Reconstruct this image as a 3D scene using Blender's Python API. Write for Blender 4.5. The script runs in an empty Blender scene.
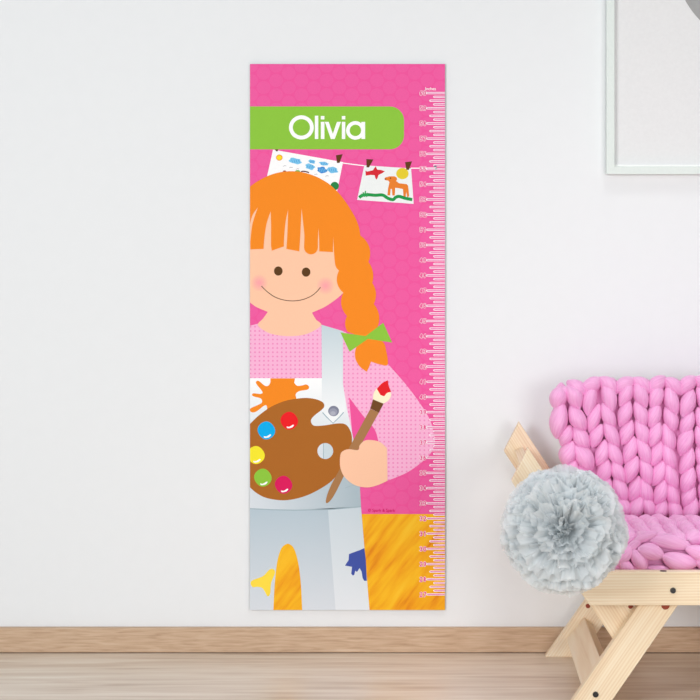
import bpy, bmesh, math, random
from mathutils import Vector, Matrix, Quaternion, noise
from mathutils.geometry import tessellate_polygon
sc = bpy.context.scene
COL = sc.collection
PI = math.pi
# ---------------------------------------------------------------- camera geometry
F, VX, VY, CD = 1800.0, 440.0, 250.0, 3.0       # focal length (px), principal point, distance camera - wall
CH = 0.6695                                      # camera height
def P(px, py, Y=0.0):
    s = (CD + Y) / F
    return Vector(((px - VX) * s, Y, CH + (VY - py) * s))
def lin(c):
    c = c / 255.0
    return c / 12.92 if c <= 0.04045 else ((c + 0.055) / 1.055) ** 2.4
def rgb(r, g, b): return (lin(r), lin(g), lin(b), 1.0)

# ---------------------------------------------------------------- materials
def new_mat(name):
    m = bpy.data.materials.new(name); m.use_nodes = True
    nt = m.node_tree; b = nt.nodes['Principled BSDF']
    return m, nt, b
def N(nt, t, **k):
    n = nt.nodes.new(t)
    for a, v in k.items(): setattr(n, a, v)
    return n
def ramp(nt, stops, interp='LINEAR'):
    r = N(nt, 'ShaderNodeValToRGB'); r.color_ramp.interpolation = interp
    e = r.color_ramp.elements
    e[0].position, e[0].color = stops[0]; e[1].position, e[1].color = stops[-1]
    for p, c in stops[1:-1]:
        x = e.new(p); x.color = c
    return r
def setspec(b, rough, spec=0.2):
    b.inputs['Roughness'].default_value = rough
    b.inputs['Specular IOR Level'].default_value = spec
_ink = {}
def ink(r, g, b):                                 # flat printed colour with a trace of paper grain
    k = (r, g, b)
    if k in _ink: return _ink[k]
    m, nt, bs = new_mat('print_%d_%d_%d' % k)
    tc = N(nt, 'ShaderNodeTexCoord'); no = N(nt, 'ShaderNodeTexNoise'); no.inputs['Scale'].default_value = 900
    nt.links.new(tc.outputs['Object'], no.inputs['Vector'])
    c = rgb(r, g, b)
    rp = ramp(nt, [(0.3, tuple(x * .97 for x in c[:3]) + (1,)), (0.7, tuple(min(1, x * 1.02) for x in c[:3]) + (1,))])
    nt.links.new(no.outputs['Fac'], rp.inputs['Fac']); nt.links.new(rp.outputs['Color'], bs.inputs['Base Color'])
    setspec(bs, .6, .12)
    _ink[k] = m
    return m
def ink_gradient(name, y0, c0, y1, c1, horizontal=False):   # a printed two tone blend, y0,y1 in chart pixels
    m, nt, bs = new_mat(name)
    tc = N(nt, 'ShaderNodeTexCoord'); sp = N(nt, 'ShaderNodeSeparateXYZ'); mr = N(nt, 'ShaderNodeMapRange')
    nt.links.new(tc.outputs['Object'], sp.inputs[0])
    nt.links.new(sp.outputs['X' if horizontal else 'Z'], mr.inputs['Value'])
    a = P(y0, 0).x if horizontal else P(0, y0).z
    b = P(y1, 0).x if horizontal else P(0, y1).z
    mr.inputs['From Min'].default_value = a; mr.inputs['From Max'].default_value = b
    rp = ramp(nt, [(0, rgb(*c0)), (1, rgb(*c1))])
    nt.links.new(mr.outputs[0], rp.inputs['Fac']); nt.links.new(rp.outputs['Color'], bs.inputs['Base Color'])
    setspec(bs, .6, .12)
    return m
def mat_dots():
    m, nt, bs = new_mat('print_dotted_shirt')
    tc = N(nt, 'ShaderNodeTexCoord'); sp = N(nt, 'ShaderNodeSeparateXYZ')
    nt.links.new(tc.outputs['Object'], sp.inputs[0])
    outs = []
    for ax, pitch in (('X', 4.45 / 600), ('Z', 4.25 / 600)):
        d = N(nt, 'ShaderNodeMath', operation='DIVIDE'); d.inputs[1].default_value = pitch
        f = N(nt, 'ShaderNodeMath', operation='FRACT'); s = N(nt, 'ShaderNodeMath', operation='SUBTRACT'); s.inputs[1].default_value = .5
        q = N(nt, 'ShaderNodeMath', operation='MULTIPLY')
        nt.links.new(sp.outputs[ax], d.inputs[0]); nt.links.new(d.outputs[0], f.inputs[0]); nt.links.new(f.outputs[0], s.inputs[0])
        nt.links.new(s.outputs[0], q.inputs[0]); nt.links.new(s.outputs[0], q.inputs[1]); outs.append(q)
    a = N(nt, 'ShaderNodeMath', operation='ADD'); nt.links.new(outs[0].outputs[0], a.inputs[0]); nt.links.new(outs[1].outputs[0], a.inputs[1])
    rp = ramp(nt, [(0.03, rgb(240, 140, 194)), (0.07, rgb(248, 182, 216))])
    nt.links.new(a.outputs[0], rp.inputs['Fac']); nt.links.new(rp.outputs['Color'], bs.inputs['Base Color'])
    setspec(bs, .6, .12)
    return m
def mat_print_parquet():
    m, nt, bs = new_mat('print_orange_parquet')
    tc = N(nt, 'ShaderNodeTexCoord'); mp = N(nt, 'ShaderNodeMapping'); mp.inputs['Rotation'].default_value = (0, math.radians(52), 0)
    mp2 = N(nt, 'ShaderNodeMapping'); mp2.inputs['Scale'].default_value = (11, 1, 75)
    no = N(nt, 'ShaderNodeTexNoise'); no.inputs['Scale'].default_value = 1; no.inputs['Detail'].default_value = 5
    nt.links.new(tc.outputs['Object'], mp.inputs['Vector']); nt.links.new(mp.outputs[0], mp2.inputs['Vector']); nt.links.new(mp2.outputs[0], no.inputs['Vector'])
    rp = ramp(nt, [(0.26, rgb(220, 120, 24)), (0.4, rgb(240, 160, 28)), (0.56, rgb(247, 184, 34)), (0.78, rgb(250, 198, 50))])
    nt.links.new(no.outputs['Fac'], rp.inputs['Fac']); nt.links.new(rp.outputs['Color'], bs.inputs['Base Color'])
    setspec(bs, .6, .12)
    return m
def mat_wood(name, c_dark, c_mid, c_light, scale=(6, 60, 60), rough=.55, bump=.05, rings=True, coord='Object', spec=.3):
    m, nt, bs = new_mat(name)
    tc = N(nt, 'ShaderNodeTexCoord'); mp = N(nt, 'ShaderNodeMapping'); mp.inputs['Scale'].default_value = scale
    oi = N(nt, 'ShaderNodeObjectInfo'); ad = N(nt, 'ShaderNodeVectorMath', operation='ADD')
    ml = N(nt, 'ShaderNodeMath', operation='MULTIPLY'); ml.inputs[1].default_value = 13
    nt.links.new(oi.outputs['Random'], ml.inputs[0])
    nt.links.new(tc.outputs[coord], mp.inputs['Vector']); nt.links.new(mp.outputs[0], ad.inputs[0]); nt.links.new(ml.outputs[0], ad.inputs[1])
    no = N(nt, 'ShaderNodeTexNoise'); no.inputs['Scale'].default_value = 1; no.inputs['Detail'].default_value = 6; no.inputs['Distortion'].default_value = .4
    nt.links.new(ad.outputs[0], no.inputs['Vector'])
    if rings:                                     # grain bands that follow a stretched noise
        wv = N(nt, 'ShaderNodeTexWave', wave_type='BANDS', bands_direction='Z', wave_profile='SIN')
        wv.inputs['Scale'].default_value = .9; wv.inputs['Distortion'].default_value = 7; wv.inputs['Detail'].default_value = 2; wv.inputs['Detail Scale'].default_value = .5
        nt.links.new(ad.outputs[0], wv.inputs['Vector'])
        mx = N(nt, 'ShaderNodeMix', data_type='FLOAT'); mx.inputs['Factor'].default_value = .22
        nt.links.new(no.outputs['Fac'], mx.inputs[2]); nt.links.new(wv.outputs['Fac'], mx.inputs[3]); out = mx.outputs[0]
    else: out = no.outputs['Fac']
    rp = ramp(nt, [(0.2, rgb(*c_dark)), (0.5, rgb(*c_mid)), (0.8, rgb(*c_light))])
    nt.links.new(out, rp.inputs['Fac']); nt.links.new(rp.outputs['Color'], bs.inputs['Base Color'])
    bp = N(nt, 'ShaderNodeBump'); bp.inputs['Strength'].default_value = bump; bp.inputs['Distance'].default_value = .002
    nt.links.new(out, bp.inputs['Height']); nt.links.new(bp.outputs[0], bs.inputs['Normal'])
    setspec(bs, rough, spec)
    return m
def mat_plain(name, c, rough=.6, spec=.2, bump=0, bscale=200, var=.02):
    m, nt, bs = new_mat(name)
    tc = N(nt, 'ShaderNodeTexCoord'); no = N(nt, 'ShaderNodeTexNoise'); no.inputs['Scale'].default_value = bscale; no.inputs['Detail'].default_value = 3
    nt.links.new(tc.outputs['Object'], no.inputs['Vector'])
    cc = rgb(*c)
    rp = ramp(nt, [(0.25, tuple(x * (1 - var) for x in cc[:3]) + (1,)), (0.75, tuple(min(1, x * (1 + var)) for x in cc[:3]) + (1,))])
    nt.links.new(no.outputs['Fac'], rp.inputs['Fac']); nt.links.new(rp.outputs['Color'], bs.inputs['Base Color'])
    if bump:
        bp = N(nt, 'ShaderNodeBump'); bp.inputs['Strength'].default_value = bump; bp.inputs['Distance'].default_value = .002
        nt.links.new(no.outputs['Fac'], bp.inputs['Height']); nt.links.new(bp.outputs[0], bs.inputs['Normal'])
    setspec(bs, rough, spec)
    return m
def mat_yarn():
    m, nt, bs = new_mat('pink_merino')
    uv = N(nt, 'ShaderNodeUVMap'); mp = N(nt, 'ShaderNodeMapping'); mp.inputs['Scale'].default_value = (34, 3.0, 1)
    no = N(nt, 'ShaderNodeTexNoise'); no.inputs['Scale'].default_value = 1; no.inputs['Detail'].default_value = 4; no.inputs['Distortion'].default_value = .5
    nt.links.new(uv.outputs[0], mp.inputs['Vector']); nt.links.new(mp.outputs[0], no.inputs['Vector'])
    rp = ramp(nt, [(0.3, rgb(232, 158, 208)), (0.7, rgb(243, 184, 223))])
    nt.links.new(no.outputs['Fac'], rp.inputs['Fac']); nt.links.new(rp.outputs['Color'], bs.inputs['Base Color'])
    bp = N(nt, 'ShaderNodeBump'); bp.inputs['Strength'].default_value = .35; bp.inputs['Distance'].default_value = .0012
    nt.links.new(no.outputs['Fac'], bp.inputs['Height']); nt.links.new(bp.outputs[0], bs.inputs['Normal'])
    setspec(bs, .9, .1)
    bs.inputs['Sheen Weight'].default_value = .25; bs.inputs['Sheen Roughness'].default_value = .5
    return m
def mat_tulle():
    m, nt, bs = new_mat('grey_tulle')
    tc = N(nt, 'ShaderNodeTexCoord'); no = N(nt, 'ShaderNodeTexNoise'); no.inputs['Scale'].default_value = 60
    nt.links.new(tc.outputs['Object'], no.inputs['Vector'])
    rp = ramp(nt, [(0.3, rgb(231, 236, 238)), (0.7, rgb(243, 246, 248))])
    nt.links.new(no.outputs['Fac'], rp.inputs['Fac'])
    df = N(nt, 'ShaderNodeBsdfDiffuse'); tl = N(nt, 'ShaderNodeBsdfTranslucent'); tr = N(nt, 'ShaderNodeBsdfTransparent')
    m1 = N(nt, 'ShaderNodeMixShader'); m1.inputs[0].default_value = .42
    m2 = N(nt, 'ShaderNodeMixShader'); m2.inputs[0].default_value = .30
    nt.links.new(rp.outputs[0], df.inputs['Color']); nt.links.new(rp.outputs[0], tl.inputs['Color'])
    nt.links.new(df.outputs[0], m1.inputs[1]); nt.links.new(tl.outputs[0], m1.inputs[2])
    nt.links.new(m1.outputs[0], m2.inputs[1]); nt.links.new(tr.outputs[0], m2.inputs[2])
    nt.links.new(m2.outputs[0], nt.nodes['Material Output'].inputs['Surface'])
    nt.nodes.remove(bs)
    return m
PINE = mat_wood('pale_pine', (220, 190, 156), (233, 212, 181), (242, 228, 205), scale=(4, 85, 85))
KNOT = mat_plain('reddish_knot', (150, 72, 56), .6)
BLACK = mat_plain('black_bolt', (34, 34, 36), .35, .5)
YARN = mat_yarn(); TULLE = mat_tulle()
WALL = mat_plain('white_plaster', (234, 236, 238), .85, .1, bump=.12, bscale=45, var=.006)
OAK = mat_wood('oak_baseboard', (172, 140, 112), (198, 168, 140), (214, 188, 162), scale=(22, 260, 260), rough=.5, rings=False)
FLOOR = mat_wood('oak_floor', (190, 166, 145), (222, 206, 188), (240, 230, 216), scale=(4.5, 46, 46), rough=.36, rings=False, spec=.6)
FRAME = mat_plain('mint_white_lacquer', (224, 232, 228), .5, .2)

# ---------------------------------------------------------------- object helpers
def link(o, parent=None):
    COL.objects.link(o)
    if parent: o.parent = parent
    return o
def mesh_obj(name, bm, mats, parent=None, smooth=False):
    me = bpy.data.meshes.new(name); bm.to_mesh(me); bm.free()
    for m in (mats if isinstance(mats, (list, tuple)) else [mats]): me.materials.append(m)
    if smooth:
        for p in me.polygons: p.use_smooth = True
    return link(bpy.data.objects.new(name, me), parent)
def empty(name, loc=(0, 0, 0)):
    o = bpy.data.objects.new(name, None); o.location = loc; o.empty_display_size = .05
    return link(o)
def tag(o, label=None, cat=None, group=None, kind=None):
    if label: o['label'] = label
    if cat: o['category'] = cat
    if group: o['group'] = group
    if kind: o['kind'] = kind
    return o
def box(bm, x0, x1, y0, y1, z0, z1, mi=0):
    v = [bm.verts.new((x, y, z)) for x in (x0, x1) for y in (y0, y1) for z in (z0, z1)]
    for f in ((0, 1, 3, 2), (4, 6, 7, 5), (0, 4, 5, 1), (2, 3, 7, 6), (0, 2, 6, 4), (1, 5, 7, 3)):
        bm.faces.new([v[i] for i in f]).material_index = mi
def bevel(o, w=.001, seg=2):
    m = o.modifiers.new('bevel', 'BEVEL'); m.width = w; m.segments = seg; m.limit_method = 'ANGLE'
    return o

# ================================================================ SETTING
bm = bmesh.new(); box(bm, -2.2, 2.6, 0, .1, -.02, 2.5); o = mesh_obj('wall_back', bm, WALL); tag(o, kind='structure')
bm = bmesh.new(); box(bm, -2.2, 2.6, -3.4, .1, -.08, 0); o = mesh_obj('floor', bm, FLOOR); tag(o, kind='structure')
# gap of a millimetre under the skirting reads as the dark line
bm = bmesh.new(); box(bm, -2.2, 2.6, -.012, 0, .0012, P(0, 627.9, -.012).z); o = bevel(mesh_obj('baseboard_back', bm, OAK), .0012); tag(o, kind='structure')

# ================================================================ HEIGHT CHART
chart = empty('height_chart', P(347.5, 610, 0))
tag(chart, 'tall pink height chart printed with a red-haired girl painter, hung on the white wall', 'height chart')
CY = -.0050
def sub(o, parent): o.parent = parent; return o
class Layer:                                      # a printed shape, lying on the chart's face
    def __init__(s, lv): s.bm = bmesh.new(); s.y = CY - .00002 * lv; s.mats = []
    def mi(s, m):
        if m not in s.mats: s.mats.append(m)
        return s.mats.index(m)
    def poly(s, pts, m, dl=0):
        w = [P(max(250, min(445, x)), max(64, min(610, y)), CY) for x, y in pts]
        out = []
        for p in w:
            q = Vector((p.x, s.y - .00002 * dl, p.z))
            if not out or (q - out[-1]).length > 1e-6: out.append(q)
        if (out[0] - out[-1]).length < 1e-6: out.pop()
        vs = [s.bm.verts.new(q) for q in out]
        k = s.mi(m)
        for t in tessellate_polygon([out]):
            a, b, c = (vs[i] for i in t)
            n = (b.co - a.co).cross(c.co - a.co)
            if n.length < 1e-14: continue
            try: f = s.bm.faces.new((a, b, c) if n.y < 0 else (a, c, b))
            except ValueError: continue
            f.material_index = k
        return s
    def disc(s, cx, cy, rx, ry, m, dl=0, rot=0, n=28):
        c, d = math.cos(rot), math.sin(rot)
        return s.poly([(cx + rx * math.cos(t) * c - ry * math.sin(t) * d, cy + rx * math.cos(t) * d + ry * math.sin(t) * c) for t in (2 * PI * i / n for i in range(n))], m, dl)
    def stroke(s, pts, w, m, dl=0, cap=False):
        L, R = [], []
        for i, p in enumerate(pts):
            a = pts[max(0, i - 1)]; b = pts[min(len(pts) - 1, i + 1)]
            dx, dy = b[0] - a[0], b[1] - a[1]; l = math.hypot(dx, dy) or 1
            nx, ny = -dy / l * w / 2, dx / l * w / 2
            L.append((p[0] + nx, p[1] + ny)); R.append((p[0] - nx, p[1] - ny))
        return s.poly(L + R[::-1], m, dl)
    def done(s, name, parent, label=None):
        o = mesh_obj(name, s.bm, s.mats)
        o.parent = parent
        o.matrix_parent_inverse = Matrix.Translation(-chart.location)
        if parent is not chart: o.matrix_parent_inverse = Matrix.Identity(4)
        if label: o['label'] = label
        return o
def cr(pts, n=6, closed=False):                   # Catmull-Rom through the points
    out = []; m = len(pts)
    rng = range(m) if closed else range(m - 1)
    for i in rng:
        g = (lambda k: pts[k % m]) if closed else (lambda k: pts[max(0, min(m - 1, k))])
        p0, p1, p2, p3 = g(i - 1), g(i), g(i + 1), g(i + 2)
        for j in range(n):
            t = j / n
            out.append(tuple(.5 * (2 * p1[a] + (p2[a] - p0[a]) * t + (2 * p0[a] - 5 * p1[a] + 4 * p2[a] - p3[a]) * t * t + (3 * p1[a] - p0[a] - 3 * p2[a] + p3[a]) * t ** 3) for a in (0, 1)))
    if not closed: out.append(pts[-1])
    return out
def z(scale, ox, oy, pts): return [(ox + x / scale, oy + y / scale) for x, y in pts]
def Q(lv): return Layer(lv)
def part(layer, name, parent=None, label=None): return layer.done(name, parent or chart, label)

WHITE = ink(255, 255, 255); PINK = ink(239, 86, 157); PINK2 = ink(239, 93, 162); GREEN = ink(141, 198, 63)
ORANGE = ink(246, 139, 31); SKIN = ink(253, 201, 168); BROWN = ink(92, 60, 26); PEG = ink(96, 58, 24)
PARQ = mat_print_parquet(); DOTS = mat_dots(); EDGE = mat_plain('grey_board_edge', (150, 150, 154), .6)

# board with printed backdrop
a, b = P(250, 610, CY), P(445, 64, CY)
bm = bmesh.new(); box(bm, a.x, b.x, CY + .00003, -.0012, a.z, b.z)
o = mesh_obj('backing_board', bm, EDGE); o.parent = chart; o.matrix_parent_inverse = Matrix.Translation(-chart.location)
L = Q(0); L.poly([(250, 64), (445, 64), (445, 610), (250, 610)], PINK)
for i in range(-1, 17):
    for j in range(-1, 34):
        cx = 251 + i * 12.6; cy = 66 + j * 14.4 + (7.2 if i % 2 else 0)
        if cy < 520 and cx < 452: L.disc(cx, cy, 7.0, 6.6, PINK2, 1, n=8 if False else 14)
L.poly([(250, 514), (445, 514), (445, 610), (250, 610)], PARQ, 2)
part(L, 'printed_backdrop')

# name banner and its lettering
ban = [(250, 106.5), (390, 106.5)] + [(390 + 14 * math.sin(t), 120.5 - 14 * math.cos(t)) for t in (PI / 2 * i / 8 for i in range(1, 9))]
ban += [(390 + 14 * math.cos(t), 135.3 + 14 * math.sin(t)) for t in (PI / 2 * i / 8 for i in range(9))] + [(250, 149.3)]
banner = part(Q(4).poly(ban, GREEN), 'name_banner')
def ring(L, cx, cy, rx, ry, w, m, n=40):
    for i in range(n):
        t0, t1 = 2 * PI * i / n, 2 * PI * (i + 1) / n
        L.poly([(cx + (rx - k) * math.cos(t), cy + (ry - k) * math.sin(t)) for t, k in ((t0, 0), (t1, 0), (t1, w), (t0, w))], m)
L = Q(6)
ring(L, 301.4, 127.4, 12.4, 12.1, 3.8, WHITE)
for x0, x1, y0, y1 in ((279, 303, 75, 238), (321, 346, 118, 238), (321, 346, 77, 101), (468, 492, 118, 238), (468, 492, 77, 101), (605, 631, 118, 238)):
    L.poly(z(7, 275, 105, [(x0, y0), (x1, y0), (x1, y1), (x0, y1)]), WHITE, 1)
L.poly(z(7, 275, 105, [(349, 118), (376, 118), (405, 202), (434, 118), (462, 118), (418, 238), (391, 238)]), WHITE)
ring(L, 355.4, 130.4, 9.3, 9.3, 3.6, WHITE)
part(L, 'lettering', banner)

# washing line with two drawings
part(Q(4).stroke([(342, 162.9), (353, 164.4), (364, 165.7)], 1.0, WHITE), 'washing_line')
part(Q(4).stroke([(411, 168.2), (424, 168.2), (436, 168)], 1.0, WHITE), 'washing_line')
LB, DB = ink(124, 200, 238), ink(62, 140, 214)
pa = part(Q(5).poly([(273, 149.6), (343, 162.1), (336.8, 193), (265.4, 184)], ink(252, 252, 253)), 'paper_drawing', None, 'white drawing with blue clouds half behind the hair')
L = Q(6)
L.disc(279.3, 157.6, 3.3, 3.1, ink(240, 160, 40)); L.disc(279.3, 157.6, 2.4, 2.2, ink(255, 222, 40), 1)
random.seed(3)
for cx, cy, rx, ry, c in ((295.3, 161, 6.2, 3, LB), (311.9, 161.6, 3.3, 2, LB), (310, 166.7, 4.6, 3, LB), (323.9, 163.6, 4.6, 1.9, LB), (322, 170, 4.8, 3.2, DB), (332.4, 170, 5.5, 3.1, LB)):
    L.poly([(cx + rx * (1 + .14 * math.sin(5 * t + cx)) * math.cos(t), cy + ry * (1 + .14 * math.sin(4 * t + cy)) * math.sin(t) + .15 * rx * math.cos(t)) for t in (2 * PI * i / 30 for i in range(30))], c, 1)
    for k in range(4): L.stroke([(cx - rx * .6 + k * rx * .36, cy - ry * .5), (cx - rx * .4 + k * rx * .36, cy + ry * .6)], .5, DB if c is LB else LB, 2)
L.disc(334.7, 186, 4.2, 4.2, ink(38, 132, 70), 1); L.disc(297.6, 171.6, 2.6, 1.5, ink(120, 180, 80), 1)
for x, y in ((284.6, 166), (291, 167.5), (297.5, 169), (316, 174.3), (327, 176)): L.stroke([(x - 1.6, y + .3), (x, y - .3), (x + 1.6, y)], .4, ink(120, 120, 130), 1)
L.stroke([(301, 171.8), (303, 171.2), (305.5, 171.5), (309, 172.6)], 1.3, ink(96, 44, 60), 1); L.disc(284.5, 171.3, 1.6, .9, ink(150, 70, 60), 1)
part(L, 'crayon_picture', pa)
part(Q(9).poly([(335.9, 155.3), (342.7, 154.1), (339.6, 162.9), (337, 163)], PEG), 'clothes_peg', pa)
part(Q(9).poly([(275, 149.4), (278.3, 149.4), (277.6, 151.4), (276, 151.2)], PEG), 'clothes_peg', pa)
pb = part(Q(5).poly([(364.3, 165.3), (411.1, 168.4), (413.7, 203.9), (357.1, 199.9)], ink(238, 242, 241)), 'paper_drawing', None, 'white drawing with an orange dog and red bird')
L = Q(6)
Z6 = lambda p: z(8.75, 350, 145, p)
L.poly(Z6([(135, 225), (150, 232), (200, 222), (214, 200), (225, 186), (238, 215), (270, 218), (305, 230), (285, 245), (250, 262), (243, 285), (232, 303), (222, 290), (216, 265), (180, 262), (138, 268)]), ink(214, 40, 52))
L.disc(402.4, 173.6, 6.2, 5.6, ink(228, 204, 48))
L.poly(Z6([(300, 296), (310, 283), (325, 281), (345, 274), (390, 274), (408, 284), (413, 300), (405, 316), (430, 335), (495, 342), (508, 355), (514, 400), (518, 450), (500, 456), (492, 410), (488, 452), (468, 452), (463, 385), (425, 378), (396, 374), (392, 442), (371, 442), (366, 385), (356, 385), (351, 442), (327, 440), (332, 385), (345, 325), (335, 312), (310, 308)]), ink(232, 128, 44))
L.disc(390.4, 178.2, .6, .7, ink(60, 40, 30), 1); L.disc(385.6, 179.2, .7, .6, ink(60, 40, 30), 1)
L.stroke(cr(Z6([(80, 460), (110, 440), (160, 435), (220, 440), (285, 438), (330, 465), (375, 478), (400, 458), (430, 450), (480, 465), (545, 478)])), 3.2, ink(30, 150, 72))
for x in (95, 110, 128, 145): L.stroke(Z6([(x, 455), (x + 8, 398 + abs(x - 125))]), 1.3, ink(44, 162, 84), 1)
part(L, 'crayon_picture', pb)
part(Q(9).poly(Z6([(143, 123), (205, 127), (166, 196), (145, 196)]), PEG), 'clothes_peg', pb)
part(Q(9).poly(Z6([(482, 150), (543, 143), (515, 219), (493, 216)]), PEG), 'clothes_peg', pb)

# the printed girl: shirt, dungarees, face, hair
sh = [(250, 325.7), (257.8, 323.8), (321, 324.6), (343, 331), (370, 345)] + cr([(388, 364), (405.7, 384.3), (418.6, 401.4), (429.3, 418.6), (434, 433.6), (434.6, 444.3), (429.3, 455), (418.6, 464.6), (405.7, 473.2), (387.5, 480.7)]) + [(360, 482), (250, 482)]
shirt = part(Q(10).poly(sh, DOTS), 'dotted_shirt')
part(Q(11).poly(cr([(349, 397.1), (362.9, 415.4), (374.6, 429.3), (378.3, 441)]) + [(376, 452), (353.8, 452)], PINK), 'underarm_gap', shirt)
BIB = ink_gradient('print_bib', 378, (252, 253, 254), 470, (196, 211, 220))
LEGS = ink_gradient('print_legs', 505, (181, 198, 209), 610, (216, 222, 229))
LEGS2 = ink_gradient('print_side', 505, (203, 216, 224), 610, (228, 233, 238))
BAND = ink_gradient('print_band', 250, (216, 223, 230), 360, (172, 190, 200), True)
STRAP = ink_gradient('print_strap', 325, (196, 212, 219), 415, (244, 247, 249))
L = Q(12)
L.poly([(250, 378.1), (322, 378.1), (322, 400), (343, 384), (346.8, 407.8), (351, 427), (354.5, 445), (359.3, 482), (250, 482)], BIB)
L.poly([(250, 484), (359, 470), (361, 506.5), (330, 509.6), (295, 510.2), (250, 508.6)], BAND, 1)
L.poly([(250, 508.6), (295, 510.2), (361, 506.5), (369.5, 610), (250, 610)], LEGS, 1)
L.poly([(328, 509.8), (361, 506.5), (369.5, 610), (335.6, 610)], LEGS2, 2)
L.stroke([(250, 508.6), (272, 509.7), (295, 510.2), (330, 509.4), (361, 506.7)], 1.0, ink(160, 180, 190), 3)
L.stroke(cr([(345, 488), (352, 485.6), (360, 484)]), .8, ink(168, 186, 196), 3)
dung = part(L, 'dungarees')
L = Q(15); L.poly(cr([(273.3, 612), (274.6, 585), (277.2, 562), (281, 549), (286, 544.2), (290, 544.4), (294.5, 549.5), (298.5, 564), (301, 585), (302.3, 612)]), PARQ)
part(L, 'leg_gap', dung)
L = Q(15)
L.poly([(321.5, 324.7), (343, 331.2), (343, 384), (344.5, 395), (345.5, 410), (333, 423.4), (322, 411)], STRAP)
L.stroke([(322.6, 412.5), (326, 416.4), (333, 423.2), (340, 416.5), (343.6, 412.3)], .9, ink(150, 176, 188), 1)
strap = part(L, 'shoulder_strap', dung)
part(Q(17).disc(333.6, 411, 5.4, 5.2, ink(126, 130, 150)).disc(333.2, 412, 4.2, 3.8, ink(152, 155, 174), 1).disc(333, 413.2, 2.6, 2, ink(176, 178, 193), 2), 'strap_button', dung)
Z5 = lambda p: z(7, 245, 365, p)
part(Q(14).poly(Z5([(178, 93), (350, 93)] + cr([(345, 125), (365, 145), (400, 143), (430, 136), (448, 153), (437, 172), (380, 183), (355, 205), (362, 240)]) + [(260, 330), (155, 320)] + cr([(155, 300), (150, 284), (132, 286), (80, 325), (48, 331), (34, 316), (45, 300), (110, 270), (120, 250), (105, 232), (60, 220), (49, 208), (60, 198), (108, 202), (122, 188), (85, 140), (76, 120), (95, 111), (140, 145), (165, 143), (178, 120)])), ORANGE), 'orange_paint_splash', dung)
part(Q(15).poly(z(5, 245, 530, cr([(28, 265), (40, 250), (90, 230), (122, 198), (142, 196), (150, 215), (131, 265), (126, 318), (113, 331), (101, 312), (86, 290), (62, 284), (38, 285)], closed=True)), ink(255, 222, 72)), 'yellow_paint_splash', dung)
part(Q(15).poly(z(5, 245, 530, [(597, 90), (575, 100), (520, 120), (518, 150), (500, 178), (535, 184), (531, 218), (538, 227), (546, 225), (552, 203), (560, 210), (573, 190), (583, 208), (588, 240), (596, 254), (609, 254), (604, 150)]), ink(66, 84, 166)), 'blue_paint_splash', dung)

face = part(Q(14).poly([(250, 200), (338, 204), (352, 285)] + cr([(343.3, 292.9), (336.4, 299), (325, 306.8), (312, 312.6)]) + cr([(312, 312.6), (316, 319.5), (321.3, 324.8), (313, 331.2), (302, 335.1), (287, 336.1), (272, 334), (262.5, 329.5), (257.8, 324.4), (263, 318.6), (267.9, 311.9)]) + cr([(267.9, 311.9), (256.4, 307), (250, 302.3)]), SKIN), 'face')
part(Q(16).disc(278.3, 271, 4.3, 4.6, BROWN), 'eye', face); part(Q(16).disc(306.1, 272.1, 4.3, 4.6, BROWN), 'eye', face)
for cx, cy, r in ((259.3, 282.9, 9.5), (325.5, 285.7, 10)):
    L = Q(15)
    for k in range(8):
        f = k / 7
        L.disc(cx, cy, r * (1 - .82 * f), r * (1 - .82 * f), ink(int(253 - 2 * f), int(201 - 35 * f), int(168 + 2 * f)), k * .5)
    part(L, 'rosy_cheek', face)
part(Q(21).stroke(cr([(261.4, 286), (267, 291.5), (275, 297), (284, 300), (293, 300.9), (302, 299.8), (311, 296.2), (317, 291.5), (320.5, 287.2)]), .75, ink(92, 66, 52)), 'smile', face)

hair = cr([(250, 186.7), (256.4, 181.9), (267.9, 175.9), (279.3, 172.4), (290.7, 171.2), (302, 172.2), (312, 175), (321, 179), (331.4, 185.9), (342.9, 198), (354, 215), (358.9, 226.7), (360.4, 235.5)])
def bump_arc(a, b, h, n=10):                      # a rounded bulge between two points
    (x0, y0), (x1, y1) = a, b; dx, dy = x1 - x0, y1 - y0; l = math.hypot(dx, dy); nx, ny = dy / l, -dx / l
    return [(x0 + dx * t + nx * h * math.sin(PI * t) ** .8, y0 + dy * t + ny * h * math.sin(PI * t) ** .8) for t in (i / n for i in range(1, n + 1))]
for a, b, h in (((360.4, 235.5), (368.5, 262), 5.2), ((368.5, 262), (372.3, 283), 2.6), ((372.3, 283), (373.8, 304), 3.0), ((373.8, 304), (377.6, 327), 3.4)): hair += bump_arc(a, b, h)
hair += [(368, 338)]
hair += cr([(368, 338), (382.4, 341.4), (386.3, 351), (387.7, 364.5), (380.5, 364.6), (371, 361.6)]) + cr([(371, 361.6), (369.5, 366), (366.8, 371.8)]) + cr([(366.8, 371.8), (359.3, 366), (355, 357), (356.5, 346.7), (364, 338)]) + [(347.5, 331.7)]
for a, b, h in (((347.5, 331.7), (347, 316), 2.2), ((347, 316), (343.3, 292.7), 4.0), ((343.3, 292.7), (339, 270.7), 4.2)): hair += bump_arc(a, b, h)
hair += cr([(339, 270.7), (335.4, 265.5), (334, 252.5)]) + [(333.3, 237), (332.9, 252.1), (319.3, 251.4), (319.2, 240), (318.4, 227.9), (317.9, 240), (317.9, 247)]
hair += [(311 + 6.9 * math.cos(t), 247.4 + 7 * math.sin(t)) for t in (PI * i / 12 for i in range(13))]
hair += cr([(304.1, 246), (304.4, 236), (303.7, 228), (301.6, 208.4)]) + [(300.4, 233.6), (299.3, 251.4), (286.4, 248.9)] + cr([(286.4, 248.9), (287.4, 233.6), (288.1, 209.6)]) + cr([(288.1, 209.6), (285.6, 222), (284.1, 238), (283.9, 246.4)])
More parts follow.
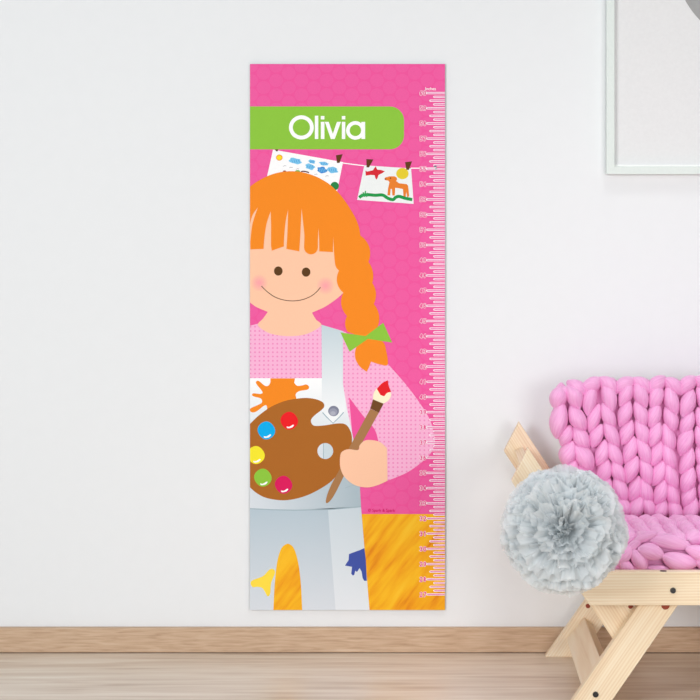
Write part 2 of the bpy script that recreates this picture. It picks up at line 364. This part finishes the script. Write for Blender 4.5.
hair += [(271.9, 250.7), (271, 246), (271.1, 225), (270.7, 211.3)] + cr([(270.7, 211.3), (266.7, 223.3), (264.4, 238), (263.6, 248.9)]) + [(250.4, 249.4)] + cr([(250.3, 242), (252.5, 224), (257.8, 207.5)]) + cr([(257.8, 207.5), (252.6, 215), (250, 224)])
ho = part(Q(22).poly(hair, ORANGE), 'hair')
part(Q(24).poly(z(4.667, 325, 230, [(72, 478), (190, 495), (272, 433), (313, 525), (200, 508), (115, 568)]), GREEN), 'hair_bow', ho)

# palette, brush and hand
pal = cr([(250, 423.9), (259.3, 415), (270.7, 407), (283.6, 401.4), (295, 398.9), (306.4, 397.9), (316.4, 399.3), (322.9, 402.4), (324.2, 406.4), (321.4, 410), (315, 415), (311.4, 419), (311, 422), (312.9, 425), (316.4, 425.9), (325, 425.3), (337.9, 423.4), (345.5, 424.4), (350, 430), (352, 438.5), (350, 450), (341, 470), (333, 479.6), (325, 485.9), (310.7, 493.8), (296.4, 498.6), (282, 500.3), (266.4, 497.9), (256.4, 492.9), (250, 487.3)])
po = part(Q(20).poly(pal, ink(172, 103, 37)), 'paint_palette')
part(Q(21).disc(325.3, 451, 7.9, 8, ink(218, 226, 233)).poly([(323.5, 443.2)] + [(325.3 + 7.9 * math.cos(t), 451 + 8 * math.sin(t)) for t in (-1.75 + 3.5 * i / 20 for i in range(21))] + [(323.5, 458.8)], ink(204, 218, 225), 1).stroke([(323.5, 443.2), (323.5, 458.8)], .6, ink(150, 178, 190), 2), 'thumb_hole', po)
for cx, cy, c, nm in ((289.3, 420.7, (237, 28, 36), 'red'), (266.4, 430.4, (0, 174, 239), 'blue'), (256, 455, (246, 232, 48), 'yellow'), (262.9, 477.6, (141, 198, 63), 'green'), (283.6, 484.7, (218, 24, 92), 'magenta')):
    L = Q(21)
    L.poly([(cx + 8.6 * math.cos(t) * (1 + .05 * math.sin(2 * t + .5)), cy + 8.6 * math.sin(t) * (1 - .05 * math.cos(2 * t))) for t in (2 * PI * i / 30 for i in range(30))], ink(*c))
    L.poly(cr([(cx - 2.6, cy + 5.9), (cx + .2, cy + 6), (cx + 3.6, cy + 4), (cx + 4.6, cy + 4.7), (cx + 2.4, cy + 6.9), (cx - 1.6, cy + 7.5)], closed=True), WHITE, 1)
    part(L, 'paint_blob', po, nm + ' paint blob')
L = Q(25); L.poly([(370.4, 408.8), (378.9, 412.6), (358.6, 449), (344.6, 474.5), (337, 490)] + cr([(337, 490), (332, 498.5), (327.5, 503), (325.8, 501.5), (327.4, 494), (331.5, 484)]) + [(339.3, 470), (349.5, 447)], ink(170, 122, 78))
br = part(L, 'paintbrush')
part(Q(26).poly([(370.3, 408.5), (373, 399.3), (383.6, 403.6), (378.9, 412.6)], ink(112, 72, 34)), 'ferrule', br)
part(Q(26).poly(cr([(373.1, 399.3), (373.6, 393.5), (377.4, 388), (385, 388), (391, 393), (389.2, 399.5), (383.6, 403.6)]) + [(378, 401.6)], ink(254, 243, 208)), 'bristles', br)
part(Q(28).poly(cr([(376.8, 388.8), (382, 383.2), (388, 380.2)]) + cr([(388, 380.2), (388.6, 385.4), (391.2, 391.8)]) + cr([(391.2, 391.8), (387, 393), (384.3, 396), (380.5, 395)]), ink(229, 30, 38)), 'red_paint_tip', br)
part(Q(30).poly(cr([(339.9, 459), (341.4, 452.4), (347.9, 449.2), (358, 449.9), (359.6, 445.4), (363.9, 441), (370.4, 440), (380, 442), (387, 448)]) + cr([(387.5, 480.7), (377.9, 485), (367, 487.4), (354.3, 484.8), (344.6, 477), (340.4, 467.7), (339.9, 459)]), SKIN), 'painted_hand')

# ruler scale on the right edge
LIL = ink(232, 108, 178); NUM = ink(232, 44, 138)
def tick(L, x, y):
    L.poly([(445, y - 1.05)] + [(x + 1.05 - 1.05 * math.cos(t), y - 1.05 * math.sin(t)) for t in (PI / 2 - PI * i / 6 for i in range(7))] + [(445, y + 1.05)], WHITE)
    L.poly([(x + .9, y - .5), (445, y - .5), (445, y + .5), (x + .9, y + .5)], LIL, 1)
L = Q(32)
for k in range(33 * 4 + 1):
    y = 93.1 + k * 15.19 / 4
    tick(L, (426.3, 433.3, 429.4, 433.3)[k % 4], y)
L.poly([(434, 165.8), (436.6, 165.8), (436.6, 167), (434, 167)], ink(60, 150, 140), 2); L.poly([(435, 168.4), (437, 168.4), (437, 169.4), (435, 169.4)], ink(60, 150, 140), 2)
ruler = part(L, 'ruler_scale')
def text_mesh(bm, body, cx, cy, size_px, y, mi, offset=0, squash=1.0):
    cu = bpy.data.curves.new('lettering', 'FONT'); cu.body = body; cu.size = size_px / 600 * 1.37; cu.offset = offset / 600
    cu.align_x = 'CENTER'; cu.align_y = 'CENTER'; cu.resolution_u = 3
    o = bpy.data.objects.new('tmp', cu); COL.objects.link(o)
    me = bpy.data.meshes.new_from_object(o.evaluated_get(bpy.context.evaluated_depsgraph_get()))
    c = P(cx, cy, CY)
    vs = [bm.verts.new((c.x + v.co.x * squash, y, c.z + v.co.y)) for v in me.vertices]
    for p in me.polygons:
        try: f = bm.faces.new([vs[i] for i in p.vertices])
        except ValueError: continue
        f.material_index = mi
    bpy.data.objects.remove(o); bpy.data.meshes.remove(me); bpy.data.curves.remove(cu)
GLYPH = {'0': [[(0, -1), (.8, -.6), (.8, .6), (0, 1), (-.8, .6), (-.8, -.6), (0, -1)]], '1': [[(-.5, -.6), (.1, -1), (.1, 1)]],
         '2': [[(-.75, -.6), (0, -1), (.75, -.6), (.6, 0), (-.8, 1), (.8, 1)]], '3': [[(-.75, -.8), (0, -1), (.7, -.6), (.5, -.1), (-.1, 0), (.6, .15), (.75, .6), (0, 1), (-.75, .8)]],
         '4': [[(.4, 1), (.4, -1), (-.8, .4), (.9, .4)]], '5': [[(.75, -1), (-.6, -1), (-.7, -.1), (.1, -.2), (.75, .3), (.5, .85), (-.1, 1), (-.75, .8)]],
         '6': [[(.6, -.9), (-.2, -.9), (-.75, 0), (-.7, .7), (0, 1), (.7, .6), (.6, .1), (0, -.1), (-.65, .3)]], '7': [[(-.75, -1), (.8, -1), (-.2, 1)]],
         '8': [[(0, -.05), (-.65, -.5), (0, -1), (.65, -.5), (0, -.05), (-.75, .45), (0, 1), (.75, .45), (0, -.05)]], '9': [[(.7, -.3), (0, .1), (-.7, -.3), (-.6, -.8), (0, -1), (.7, -.7), (.7, .1), (.2, .9), (-.6, .9)]]}
def ribbon(L, pts, w, m, dl):                     # short overlapping dashes, each a hair above the last
    for i in range(len(pts) - 1):
        (x0, y0), (x1, y1) = pts[i], pts[i + 1]; l = math.hypot(x1 - x0, y1 - y0) or 1; ux, uy = (x1 - x0) / l, (y1 - y0) / l; h = w / 2
        a0 = math.atan2(uy, ux)
        out = [(x1 + h * math.cos(a0 + t), y1 + h * math.sin(a0 + t)) for t in (-PI / 2, -PI / 4, 0, PI / 4, PI / 2)] + [(x0 - h * math.cos(a0 + t), y0 - h * math.sin(a0 + t)) for t in (-PI / 2, -PI / 4, 0, PI / 4, PI / 2)]
        L.poly(out, m, dl + i * .25)
for k in range(34):
    L = Q(36); cy = 93.1 + k * 15.19
    for q, ch in enumerate(str(60 - k)):
        for g in GLYPH[ch]:
            pts = [(421.1 + q * 3.6 + 1.25 * x, cy + 2.0 * y) for x, y in g]
            ribbon(L, pts, 1.5, WHITE, 0); ribbon(L, pts, .85, NUM, 5)
    part(L, 'numeral', ruler)
L = Q(40); L.mats = [WHITE, NUM]
text_mesh(L.bm, 'Inches', 430.5, 88.9, 3.1, L.y, 0, .04)
part(L, 'lettering', ruler)
L = Q(34); L.mats = [ink(214, 24, 106)]
text_mesh(L.bm, '© Spark & Spark', 381.5, 510.4, 3.0, L.y, 0, .03, .97)
part(L, 'lettering', chart, 'small magenta credit line')

# ================================================================ FRAMED PICTURE
def wx(px): return P(px, 0, -.02).x
def wz(py): return P(0, py, -.02).z
x0, x1, z0, z1 = wx(606.8), wx(606.8) + .52, wz(174.2), wz(174.2) + .70
fp = empty('framed_picture', ((x0 + x1) / 2, 0, z0)); IT = Matrix.Translation(-fp.location)
bm = bmesh.new(); w = .0128
outer = [(x0, z0), (x1, z0), (x1, z1), (x0, z1)]; inner = [(x0 + w, z0 + w), (x1 - w, z0 + w), (x1 - w, z1 - w), (x0 + w, z1 - w)]
rings = []
for (pts, y) in ((outer, -.001), (outer, -.02), (inner, -.02), (inner, -.006)): rings.append([bm.verts.new((p[0], y, p[1])) for p in pts])
for a, b in zip(rings, rings[1:]):
    for i in range(4): bm.faces.new((a[i], a[(i + 1) % 4], b[(i + 1) % 4], b[i]))
bmesh.ops.recalc_face_normals(bm, faces=bm.faces)
o = bevel(mesh_obj('picture_frame', bm, FRAME, fp), .0007); o.matrix_parent_inverse = IT
bm = bmesh.new(); box(bm, x0 + .004, x1 - .004, -.008, -.003, z0 + .004, z1 - .004)
bo = mesh_obj('backing_sheet', bm, mat_plain('pale_grey_paper', (229, 229, 230), .8, .1), fp); bo.matrix_parent_inverse = IT
# bevelled white slip just inside the lower bar
bm = bmesh.new(); box(bm, x0 + w, x1 - w, -.0105, -.008, z0 + w, z0 + w + .0034)
o = bevel(mesh_obj('inner_slip', bm, mat_plain('white_slip', (250, 250, 248), .5), fp), .0006); o.matrix_parent_inverse = IT
c = P(760, -40, -.0085); bm = bmesh.new()
vs = [bm.verts.new((c.x + .1412 * math.cos(t), -.0084, c.z + .1412 * math.sin(t))) for t in (2 * PI * i / 96 for i in range(96))]
f = bm.faces.new(vs)
if f.normal.y > 0: f.normal_flip()
o = mesh_obj('printed_circle', bm, mat_plain('grey_print', (164, 164, 164), .8, .1, var=.05, bscale=60), fp); o.matrix_parent_inverse = IT; o['label'] = 'mid grey printed disc'
tag(fp, 'thin mint-white framed print with a grey disc, hung upper right on wall', 'picture')

# ================================================================ CHAIR
XC = .433
chair = empty('wooden_chair', (XC, -.22, 0)); IC = Matrix.Translation(-chair.location)
tag(chair, 'low pale pine chair with crossed plank legs standing against the wall', 'chair')
def board(name, world_poly, Yf, thick, ang, label=None, axis_y=False, mirror=False, parent=None):
    """world_poly: (x,z) outline; front face at Yf, back at Yf+thick; ang: grain angle in the XZ plane"""
    pts = [((2 * XC - x) if mirror else x, zz) for x, zz in world_poly]
    if mirror: pts = pts[::-1]; ang = -ang
    cx = sum(p[0] for p in pts) / len(pts); cz = sum(p[1] for p in pts) / len(pts)
    ca, sa = math.cos(ang), math.sin(ang)
    loc = [((x - cx) * ca + (zz - cz) * sa, -(x - cx) * sa + (zz - cz) * ca) for x, zz in pts]
    bm = bmesh.new()
    fr = [bm.verts.new((x, -thick / 2, zz)) for x, zz in loc]; bk = [bm.verts.new((x, thick / 2, zz)) for x, zz in loc]
    n = len(fr); bm.faces.new(fr); bm.faces.new(bk[::-1])
    for i in range(n): bm.faces.new((fr[i], bk[i], bk[(i + 1) % n], fr[(i + 1) % n]))
    bmesh.ops.recalc_face_normals(bm, faces=bm.faces)
    if axis_y:                                     # grain runs along the depth: turn the mesh so local X is the depth
        for v in bm.verts: v.co = Vector((v.co.y, -v.co.x, v.co.z))
    o = mesh_obj(name, bm, PINE)
    M = Matrix.Translation((cx, Yf + thick / 2, cz)) @ Matrix.Rotation(-ang, 4, 'Y')
    if axis_y: M = M @ Matrix.Rotation(PI / 2, 4, 'Z')
    o.parent = chair; o.matrix_parent_inverse = IC; o.matrix_basis = M
    bevel(o, .0014, 2)
    if label: o['label'] = label
    return o
def wp(Y, pts): return [(P(x, y, Y).x, P(x, y, Y).z) for x, y in pts]
YR, YL, YB = -.424, -.404, -.384                 # front planes of rail, leg and long board
zt, zb = P(0, 572, YR).z, P(0, 605.5, YR).z
xl_t, xl_b = P(567, 0, YR).x, P(589.6, 0, YR).x
for yf in (YR, -.0805):
    board('seat_rail', [(xl_t, zt), (xl_b, zb), (2 * XC - xl_b, zb), (2 * XC - xl_t, zt)], yf, .02, 0)
# legs
lf = wp(YL, [(659.3, 575), (699, 575), (602.8, 713.2), (563.5, 713.2)])
lf = [(x, max(zz, 0.0)) for x, zz in lf]; lf[2] = (lf[2][0], 0); lf[3] = (lf[3][0], 0)
lr = wp(-.0405, [(618, 556), (652, 556), (580, 656.4), (545.4, 656.4)]); lr[2] = (lr[2][0], 0); lr[3] = (lr[3][0], 0)
la = math.atan2(lf[0][1] - lf[3][1], lf[0][0] - lf[3][0])
legs = []
for mir in (False, True):
    legs.append(board('leg', lf, YL, .02, la, mirror=mir)); legs.append(board('leg', lr, -.0405, .02, la, mirror=mir))
# long slanting boards
bf = wp(YB, [(528, 448), (635, 608.5), (661, 646), (636, 676), (589.3, 605.5), (511.6, 481.4)])
bf = wp(YB, [(528, 448), (634, 607), (655, 639), (632, 668), (590.5, 605.5), (511.6, 481.4)])
brr = wp(-.0605, [(519, 422), (634, 596), (617, 620), (504, 451.5)])
ba = math.atan2(bf[4][1] - bf[5][1], bf[4][0] - bf[5][0])
for mir in (False, True):
    board('slanting_board', bf, YB, .02, ba, mirror=mir); board('slanting_board', brr, -.0605, .02, ba, mirror=mir)
    s = wp(-.0405, [(566, 639), (584, 617), (592.5, 623.5), (574.5, 645.5)])
    board('cross_board', s, YL + .02, -.0405 - (YL + .02), la, axis_y=True, mirror=mir)
    s = wp(-.0605, [(514.5, 450.5), (522, 446.5), (536, 468), (528.5, 472)])
    board('cross_board', s, YB + .02, -.0605 - (YB + .02), ba, axis_y=True, mirror=mir)
# seat slats and back slats under the blanket
for k in range(7):
    x = .235 + k * (.631 - .235) / 6
    board('seat_slat', [(x - .024, zt - .026), (x + .024, zt - .026), (x + .024, zt - .012), (x - .024, zt - .012)], YR + .02, .3235, 0, axis_y=True)
for zz in (.25, .32, .39):
    board('back_slat', [(.235, zz), (.631, zz), (.631, zz + .045), (.235, zz + .045)], -.0600, .012, 0)
for x in (.26, .606):
    board('back_post', [(x - .018, zb), (x + .018, zb), (x + .018, .43), (x - .018, .43)], -.0480, .02, PI / 2)
def stud(name, px, py, Y, r, mat, h=.0012, label=None, parent=None, mirror=False):
    c = P(px, py, Y); bm = bmesh.new()
    bmesh.ops.create_cone(bm, cap_ends=True, segments=20, radius1=r, radius2=r * .85, depth=h, matrix=Matrix.Translation((0, 0, 0)) @ Matrix.Rotation(PI / 2, 4, 'X'))
    bmesh.ops.create_cone(bm, cap_ends=True, segments=6, radius1=r * .4, radius2=r * .4, depth=h * .6, matrix=Matrix.Translation((0, -h * .6, 0)) @ Matrix.Rotation(PI / 2, 4, 'X'))
    o = mesh_obj(name, bm, mat); o.parent = chair; o.matrix_parent_inverse = IC
    o.location = ((2 * XC - c.x) if mirror else c.x, Y - h * .3, c.z)
    if label: o['label'] = label
for mir in (False, True):
    stud('bolt', 673, 590.5, YR, .0045, BLACK, .003, 'black bolt', mirror=mir)
    stud('bolt', 595.6, 694.5, YL, .0045, BLACK, .003, 'black bolt', mirror=mir)
    stud('wood_knot', 665.5, 605.5, YL, .0062, KNOT, .0008, 'reddish wood knot', mirror=mir)
    stud('wood_knot', 630.5, 606.5, YB, .0035, KNOT, .0008, 'reddish wood knot', mirror=mir)
    stud('wood_knot', 588, 606, -.0405, .004, KNOT, .0008, 'reddish wood knot', mirror=mir)
bm = bmesh.new(); c = P(663, 571, YR + .01)
bmesh.ops.create_cone(bm, cap_ends=True, segments=20, radius1=.0050, radius2=.0050, depth=.0012, matrix=Matrix.Translation((c.x, YR + .007, zt)))
o = mesh_obj('bolt_hole', bm, BLACK); o.parent = chair; o.matrix_parent_inverse = IC; o['label'] = 'dark bolt hole in the rail top'

# ================================================================ BLANKET
random.seed(11)
bm = bmesh.new(); uvl = bm.loops.layers.uv.new('UVMap')
lobe_n = 0
def lobe(c, axis, nrm, L, W, T, pw=.62, twist=.5):
    """one fat strand of roving seen between two crossings"""
    global lobe_n; lobe_n += 1
    axis = axis.normalized(); side = axis.cross(nrm).normalized(); nrm = side.cross(axis)
    NA, NL = 22, 14; ou, ov = random.random() * 20, random.random() * 20
    ph = random.random() * 6; rows = []
    asym = random.uniform(-.06, .06); bend = random.uniform(-.06, .06) * L
    for j in range(NL + 1):
        t = j / NL; x = t ** (1 + asym)
        r = max(.05, math.sin(PI * min(1, max(0, x)))) ** pw
        row = []
        for i in range(NA):
            a = 2 * PI * i / NA
            g = 1 + .022 * math.sin(7 * a + ph + twist * 4 * t) + .016 * math.sin(4 * a - ph + 2 * t)
            row.append(bm.verts.new(c + axis * ((t - .5) * L) + side * (math.cos(a) * W / 2 * r * g + bend * math.sin(PI * t)) + nrm * (math.sin(a) * T / 2 * r * g)))
        rows.append(row)
    for j in range(NL):
        for i in range(NA):
            k = (i + 1) % NA
            f = bm.faces.new((rows[j][i], rows[j][k], rows[j + 1][k], rows[j + 1][i])); f.smooth = True
            for lp, (ii, jj) in zip(f.loops, ((i, j), (i + 1, j), (i + 1, j + 1), (i, j + 1))):
                lp[uvl].uv = (ii / NA + ou + jj / NL * .15, jj / NL * .5 + ov)
    for row in (rows[0], rows[-1]):
        f = bm.faces.new(row); f.smooth = True
BYd = -.108                                       # mean plane of the upright knit
def yplane(py): return BYd - .030 * (py - 450) / 130 * 0.6
def knit(px, py, w, h, tilt, dy=0, back=0):
    """tilt>0 leans the top to the right ( / ), in degrees; back tips the upper end away"""
    Y = yplane(py) + dy; s = (CD + Y) / F
    c = P(px, py, Y); a = math.radians(tilt); b = math.radians(back)
    ax = Vector((math.sin(a), math.cos(a) * math.sin(b), math.cos(a) * math.cos(b)))
    n = Vector((0, -math.cos(b), math.sin(b)))
    lobe(c, ax, n, h * s, w * s * .96, w * s * 1.6)
J = lambda a: random.uniform(-a, a)
for px, py, w, h, t in ((558, 398, 19, 24, 10), (559.5, 420, 19, 38, 8), (573, 397.5, 18, 27, -28), (591, 400, 15.5, 34, 12), (608, 397.5, 16, 32, -14),
                        (578, 418, 18, 30, -30), (594.5, 418.5, 14.5, 31, 18), (608.5, 416, 15, 29, -24), (566, 435.5, 15, 23, 24), (581.5, 437.5, 17.5, 27, -35),
                        (597, 436, 14, 26, 22), (611.5, 434.5, 15, 31, -26), (568.5, 453, 18, 26, 20), (583, 457.5, 19, 32, -35), (601, 452.5, 15, 28, 18), (615.5, 453, 15, 28, -28),
                        (570, 471, 19, 26, 22), (586, 477, 19, 30, -35), (603, 471, 16, 28, 18), (619, 471.5, 15, 26, -28),
                        (571, 490, 19, 27, 20), (588, 496, 18, 28, -30), (605, 490, 16, 27, 18), (620.5, 489, 16, 27, -26), (574, 508, 18, 26, 20), (590, 512, 18, 26, -30), (607, 508, 16, 26, 18), (622.5, 507.5, 16, 26, -26)):
    knit(px, py, w, h, t, J(.0015), back=(14 if py < 402 else -7))
tracks = [  # (sign, [(x, y) ...])
    (1, [(624.6, 393), (624.6, 413.5), (626.4, 432.5), (629.2, 450), (632, 469.5), (634.5, 489), (636.5, 508)]),
    (-1, [(640.6, 395), (640, 414.5), (640.8, 433), (643, 452), (645, 472), (646, 490.5), (647, 508)]),
    (1, [(655.8, 397), (654, 416), (654.4, 434.5), (655.6, 453.5), (658, 472.5), (659.5, 492), (659.5, 511)]),
    (-1, [(672, 400), (669.5, 420), (668, 438), (669.2, 456.5), (671.6, 475.5), (673.2, 494.5), (675, 512)]),
    (1, [(687.6, 403), (686.8, 423), (685.6, 441.5), (685.9, 460), (688, 479.5), (689, 496), (691, 511)]),
    (-1, [(702.5, 401), (701.5, 421), (701, 440), (701.5, 459), (703, 477), (704.5, 495), (706, 511)])]
sg = 1; x = 718
while x < 885:
    tracks.append((sg, [(x + J(1) + k * .5, 396 + 19.2 * k + J(1.5)) for k in range(7)])); sg = -sg; x += 15.6
for sgn, pts in tracks:
    for k, (px, py) in enumerate(pts):
        ph = (pts[k + 1][1] - py) if k < len(pts) - 1 else 18.5
        knit(px, py, 15.6 + J(.9), 29 + J(1.5) + (ph - 18.5) * .6, sgn * (19 + J(4)), J(.0018), back=(12 if k == 0 else -6))
# top roll: a row of rounded loops that turn over the upper edge
xs = [(562, 393, 15), (577, 386.5, 17)] + [(591, 383, 17), (608.2, 384, 17), (625, 383.5, 17), (641.5, 384, 16.5), (656.5, 383, 17), (673, 384.5, 16.5), (688, 383.5, 17)] + [(704 + 16 * k, 383.5 + J(1), 17) for k in range(12)]
for i, (px, py, w) in enumerate(xs):
    knit(px, py + 2.0, w * .98, 25, (-48 if i % 2 else 52) + J(8), .0045, back=18)
    knit(px + 2, py + 7, w, 26, J(14), .024, back=100)
    knit(px + 2, py + 20, w, 30, J(14), .034, back=170)
for k in range(6):                                # loops down the left side, going round behind
    knit((560, 559, 566, 568, 570, 573)[k], 396 + k * 19.5, 17, 27, 8 + J(8), .022)
# backing layer between the strands (same wool)
def slab(pts, off):
    n = len(pts); r0, r1 = [], []
    for (a, b, Y) in pts: r0.append(bm.verts.new(P(a, b, Y))); r1.append(bm.verts.new(P(a, b, Y) + off))
    f = bm.faces.new(r0); bm.faces.new(r1[::-1])
    for i in range(n): bm.faces.new((r0[i], r1[i], r1[(i + 1) % n], r0[(i + 1) % n]))
slab([(562, 388, BYd + .016), (888, 388, BYd + .016), (888, 520, BYd - .004), (574, 520, BYd - .004)], Vector((0, .006, 0)))
# seat part: strands running towards the viewer
x_w = .205
ci = 0
while x_w < .675:
    sgn = 1 if ci % 2 else -1
    for k in range(8):
        Y = -.155 - k * .029 + J(.002)
        zz = .2385 + .004 * math.sin(k * .6) + .0015 * k + J(.001)
        b = math.radians(sgn * 22 + J(5)); el = math.radians(4)
        lobe(Vector((x_w + J(.001), Y, zz)), Vector((math.sin(b), math.cos(b) * math.cos(el), math.sin(el))), Vector((0, 0, 1)), .044, .0262, .026)
    ci += 1; x_w += .0236
# seat underside layer so that no gap shows, down onto the slats
v = []
for (x, y, zz) in ((.200, -.13, zt - .012), (.68, -.13, zt - .012), (.68, -.375, zt - .012), (.200, -.375, zt - .012), (.200, -.13, .234), (.68, -.13, .234), (.68, -.375, .236), (.200, -.375, .236)): v.append(bm.verts.new((x, y, zz)))
for f in ((3, 2, 1, 0), (4, 5, 6, 7), (0, 1, 5, 4), (1, 2, 6, 5), (2, 3, 7, 6), (3, 0, 4, 7)): bm.faces.new([v[i] for i in f])
# cast-off edge: a fat plait just behind the front rail
def plait(px, py, w, h, rot, Y, T=1.0):
    s = (CD + Y) / F; a = math.radians(rot)
    lobe(P(px, py, Y), Vector((math.cos(a), 0, -math.sin(a))), Vector((0, -1, .25)), w * s, h * s, h * s * T, pw=.48)
for px, py, w, h, r in ((670.4, 543.5, 42, 15, 9), (650.5, 552.7, 27, 17, 12), (680, 560, 36, 19, 10), (703, 551.5, 36, 16, 10), (638.5, 561, 26, 15, 58), (627, 566, 24, 13, 50), (657.5, 570, 26, 12, 4), (712, 564, 34, 18, 8),
                        (645, 537.5, 27, 9, -22), (632, 548, 30, 10, -45), (623, 556, 24, 13, -50)):
    plait(px, py, w, h, r, -.378 - .006 * (py > 550))
for k in range(5):
    plait(740 + 36 * k, 545 + J(1), 42, 16, 8, -.378); plait(748 + 36 * k, 561 + J(1), 36, 19, 8, -.384)
plait(688, 574, 40, 14, 0, -.38); plait(640, 573, 40, 14, 0, -.38); plait(610, 570, 40, 16, -10, -.375); plait(598, 556, 34, 17, 30, -.375); plait(612, 548, 36, 14, -25, -.37)
for k in range(8): plait(600 + 36 * k, 541 + J(1.5), 40, 12, J(8), -.362)
blanket = mesh_obj('knitted_blanket', bm, YARN)
tag(blanket, 'chunky pink knitted blanket draped over the back and seat of the pine chair', 'blanket')

# ================================================================ POMPOM
random.seed(5)
pc = P(564.5, 530, -.521); R = 64.5 * (CD - .521) / F
pom = empty('tulle_pompom', pc); tag(pom, 'large round pale grey tulle pompom hanging at the left end of the chair', 'pompom')
bm = bmesh.new()
view = Vector((-.02, -1, .03)).normalized()
def petal(d, r0, r1, w, folds, face):
    d = d.normalized()
    t = face.cross(d)
    if t.length < .05: t = Vector((1, 0, 0)).cross(d)
    t.normalize(); n = d.cross(t).normalized()
    q = Quaternion(d, random.uniform(-.4, .4)); t.rotate(q); n.rotate(q)
    NA, NL = 21, 7; rows = []; amp = w * random.uniform(.07, .14); ph = random.random() * 6
    curl = random.uniform(-.12, .14) * R; sk = random.uniform(-.12, .12)
    jag = [random.uniform(-.014, .014) * R for _ in range(NA)]
    for j in range(NL + 1):
        u = j / NL; r = r0 + (r1 - r0) * u; ww = w * (.16 + .84 * u ** .75)
        row = []
        for i in range(NA):
            s = i / (NA - 1) - .5
            fz = amp * (.25 + .75 * u) * math.asin(.96 * math.sin(s * folds * 2 * PI + ph)) * .72 + amp * .35 * math.sin(s * folds * 4.6 * PI - ph) * u
            rr = r + (jag[i] if j == NL else 0) - abs(s) ** 2 * ww * .9 * u
            row.append(bm.verts.new(d * rr + t * (s * ww + sk * R * u * u) + n * (fz + curl * u * u)))
        rows.append(row)
    for j in range(NL):
        for i in range(NA - 1): bm.faces.new((rows[j][i], rows[j][i + 1], rows[j + 1][i + 1], rows[j + 1][i]))
ex = Vector((1, 0, 0)); ez = view.cross(ex).normalized(); ex = ez.cross(view).normalized()
for n, t0, t1, l0, l1, w0, w1 in ((110, 92, 175, .9, 1.0, .45, .65), (80, 68, 96, .92, 1.02, .50, .78), (46, 46, 78, .80, .98, .50, .76), (27, 30, 60, .62, .86, .42, .66), (15, 14, 40, .46, .68, .28, .46), (9, 2, 16, .40, .56, .12, .20)):
    for k in range(n):
        th = math.radians(math.degrees(math.acos(random.uniform(math.cos(math.radians(t1)), math.cos(math.radians(t0)))))); ph = 2 * PI * (k + random.random()) / n * 7.0
        d = view * math.cos(th) + (ex * math.cos(ph) + ez * math.sin(ph)) * math.sin(th)
        petal(d, R * .10, R * random.uniform(l0, l1), R * random.uniform(w0, w1), random.choice((1.6, 2.2, 2.8, 3.3)), view)
o = mesh_obj('tulle_strips', bm, TULLE, pom, smooth=True); o['kind'] = 'stuff'
bm2 = bmesh.new(); bmesh.ops.create_icosphere(bm2, subdivisions=3, radius=R * .17)
for v in bm2.verts: v.co *= 1 + .18 * noise.noise(v.co * 90)
mesh_obj('core', bm2, mat_plain('grey_core', (196, 202, 205), .9), pom, smooth=True)
# ribbon that ties it to the slanting board behind it
bm = bmesh.new()
pts = [Vector((0, .01, 0)), Vector((0, .06, .02)), Vector((-.004, .085, .03)), Vector((-.006, -pc.y + YB - .0008, .034))]
vs = []
for p in pts: vs.append((bm.verts.new(p + Vector((-.003, 0, 0))), bm.verts.new(p + Vector((.003, 0, 0))), bm.verts.new(p + Vector((.003, .0008, .0008))), bm.verts.new(p + Vector((-.003, .0008, .0008)))))
for a, b in zip(vs, vs[1:]):
    for i in range(4): bm.faces.new((a[i], a[(i + 1) % 4], b[(i + 1) % 4], b[i]))
mesh_obj('hanging_ribbon', bm, mat_plain('grey_ribbon', (200, 204, 206), .7), pom)

# ================================================================ LIGHT, CAMERA
w = bpy.data.worlds.new('room_light'); sc.world = w; w.use_nodes = True
bg = w.node_tree.nodes['Background']; bg.inputs['Color'].default_value = (.93, .972, 1, 1); bg.inputs['Strength'].default_value = .52
def area(name, loc, target, sx, sy, power, col=(1, 1, 1), spread=180):
    l = bpy.data.lights.new(name, 'AREA'); l.shape = 'RECTANGLE'; l.size = sx; l.size_y = sy; l.energy = power; l.color = col; l.spread = math.radians(spread)
    o = bpy.data.objects.new(name, l); o.location = loc
    o.rotation_euler = (Vector(target) - Vector(loc)).to_track_quat('-Z', 'Y').to_euler(); link(o)
area('window_daylight', (-1.25, -2.75, 1.0), (1.0, -.1, -.15), .9, .9, 44, (.955, .98, 1))
area('right_fill_light', (1.1, -2.9, .52), (.1, 0, -.1), .9, .9, 20, (1, .99, .98))  # added low fill from the front right, lifts the wall and chair
area('seat_top_fill', (.42, -.85, 1.9), (.42, -.38, 0), .5, .5, 1.5, spread=60)  # added narrow light from above, brightens the blanket seat
cam = bpy.data.cameras.new('camera'); co = bpy.data.objects.new('camera', cam); link(co)
co.location = (0, -CD, CH); co.rotation_euler = (PI / 2, 0, 0)
cam.sensor_width = 36; cam.lens = F / 700 * 36; cam.shift_x = -90 / 700; cam.shift_y = -100 / 700; cam.clip_start = .05
sc.camera = co
sc.view_settings.view_transform = 'Standard'; sc.view_settings.look = 'None'; sc.view_settings.gamma = 1; sc.view_settings.exposure = -.20
sc.view_settings.use_curve_mapping = False
sc.cycles.transparent_max_bounces = 16; sc.cycles.max_bounces = 8; sc.cycles.diffuse_bounces = 7
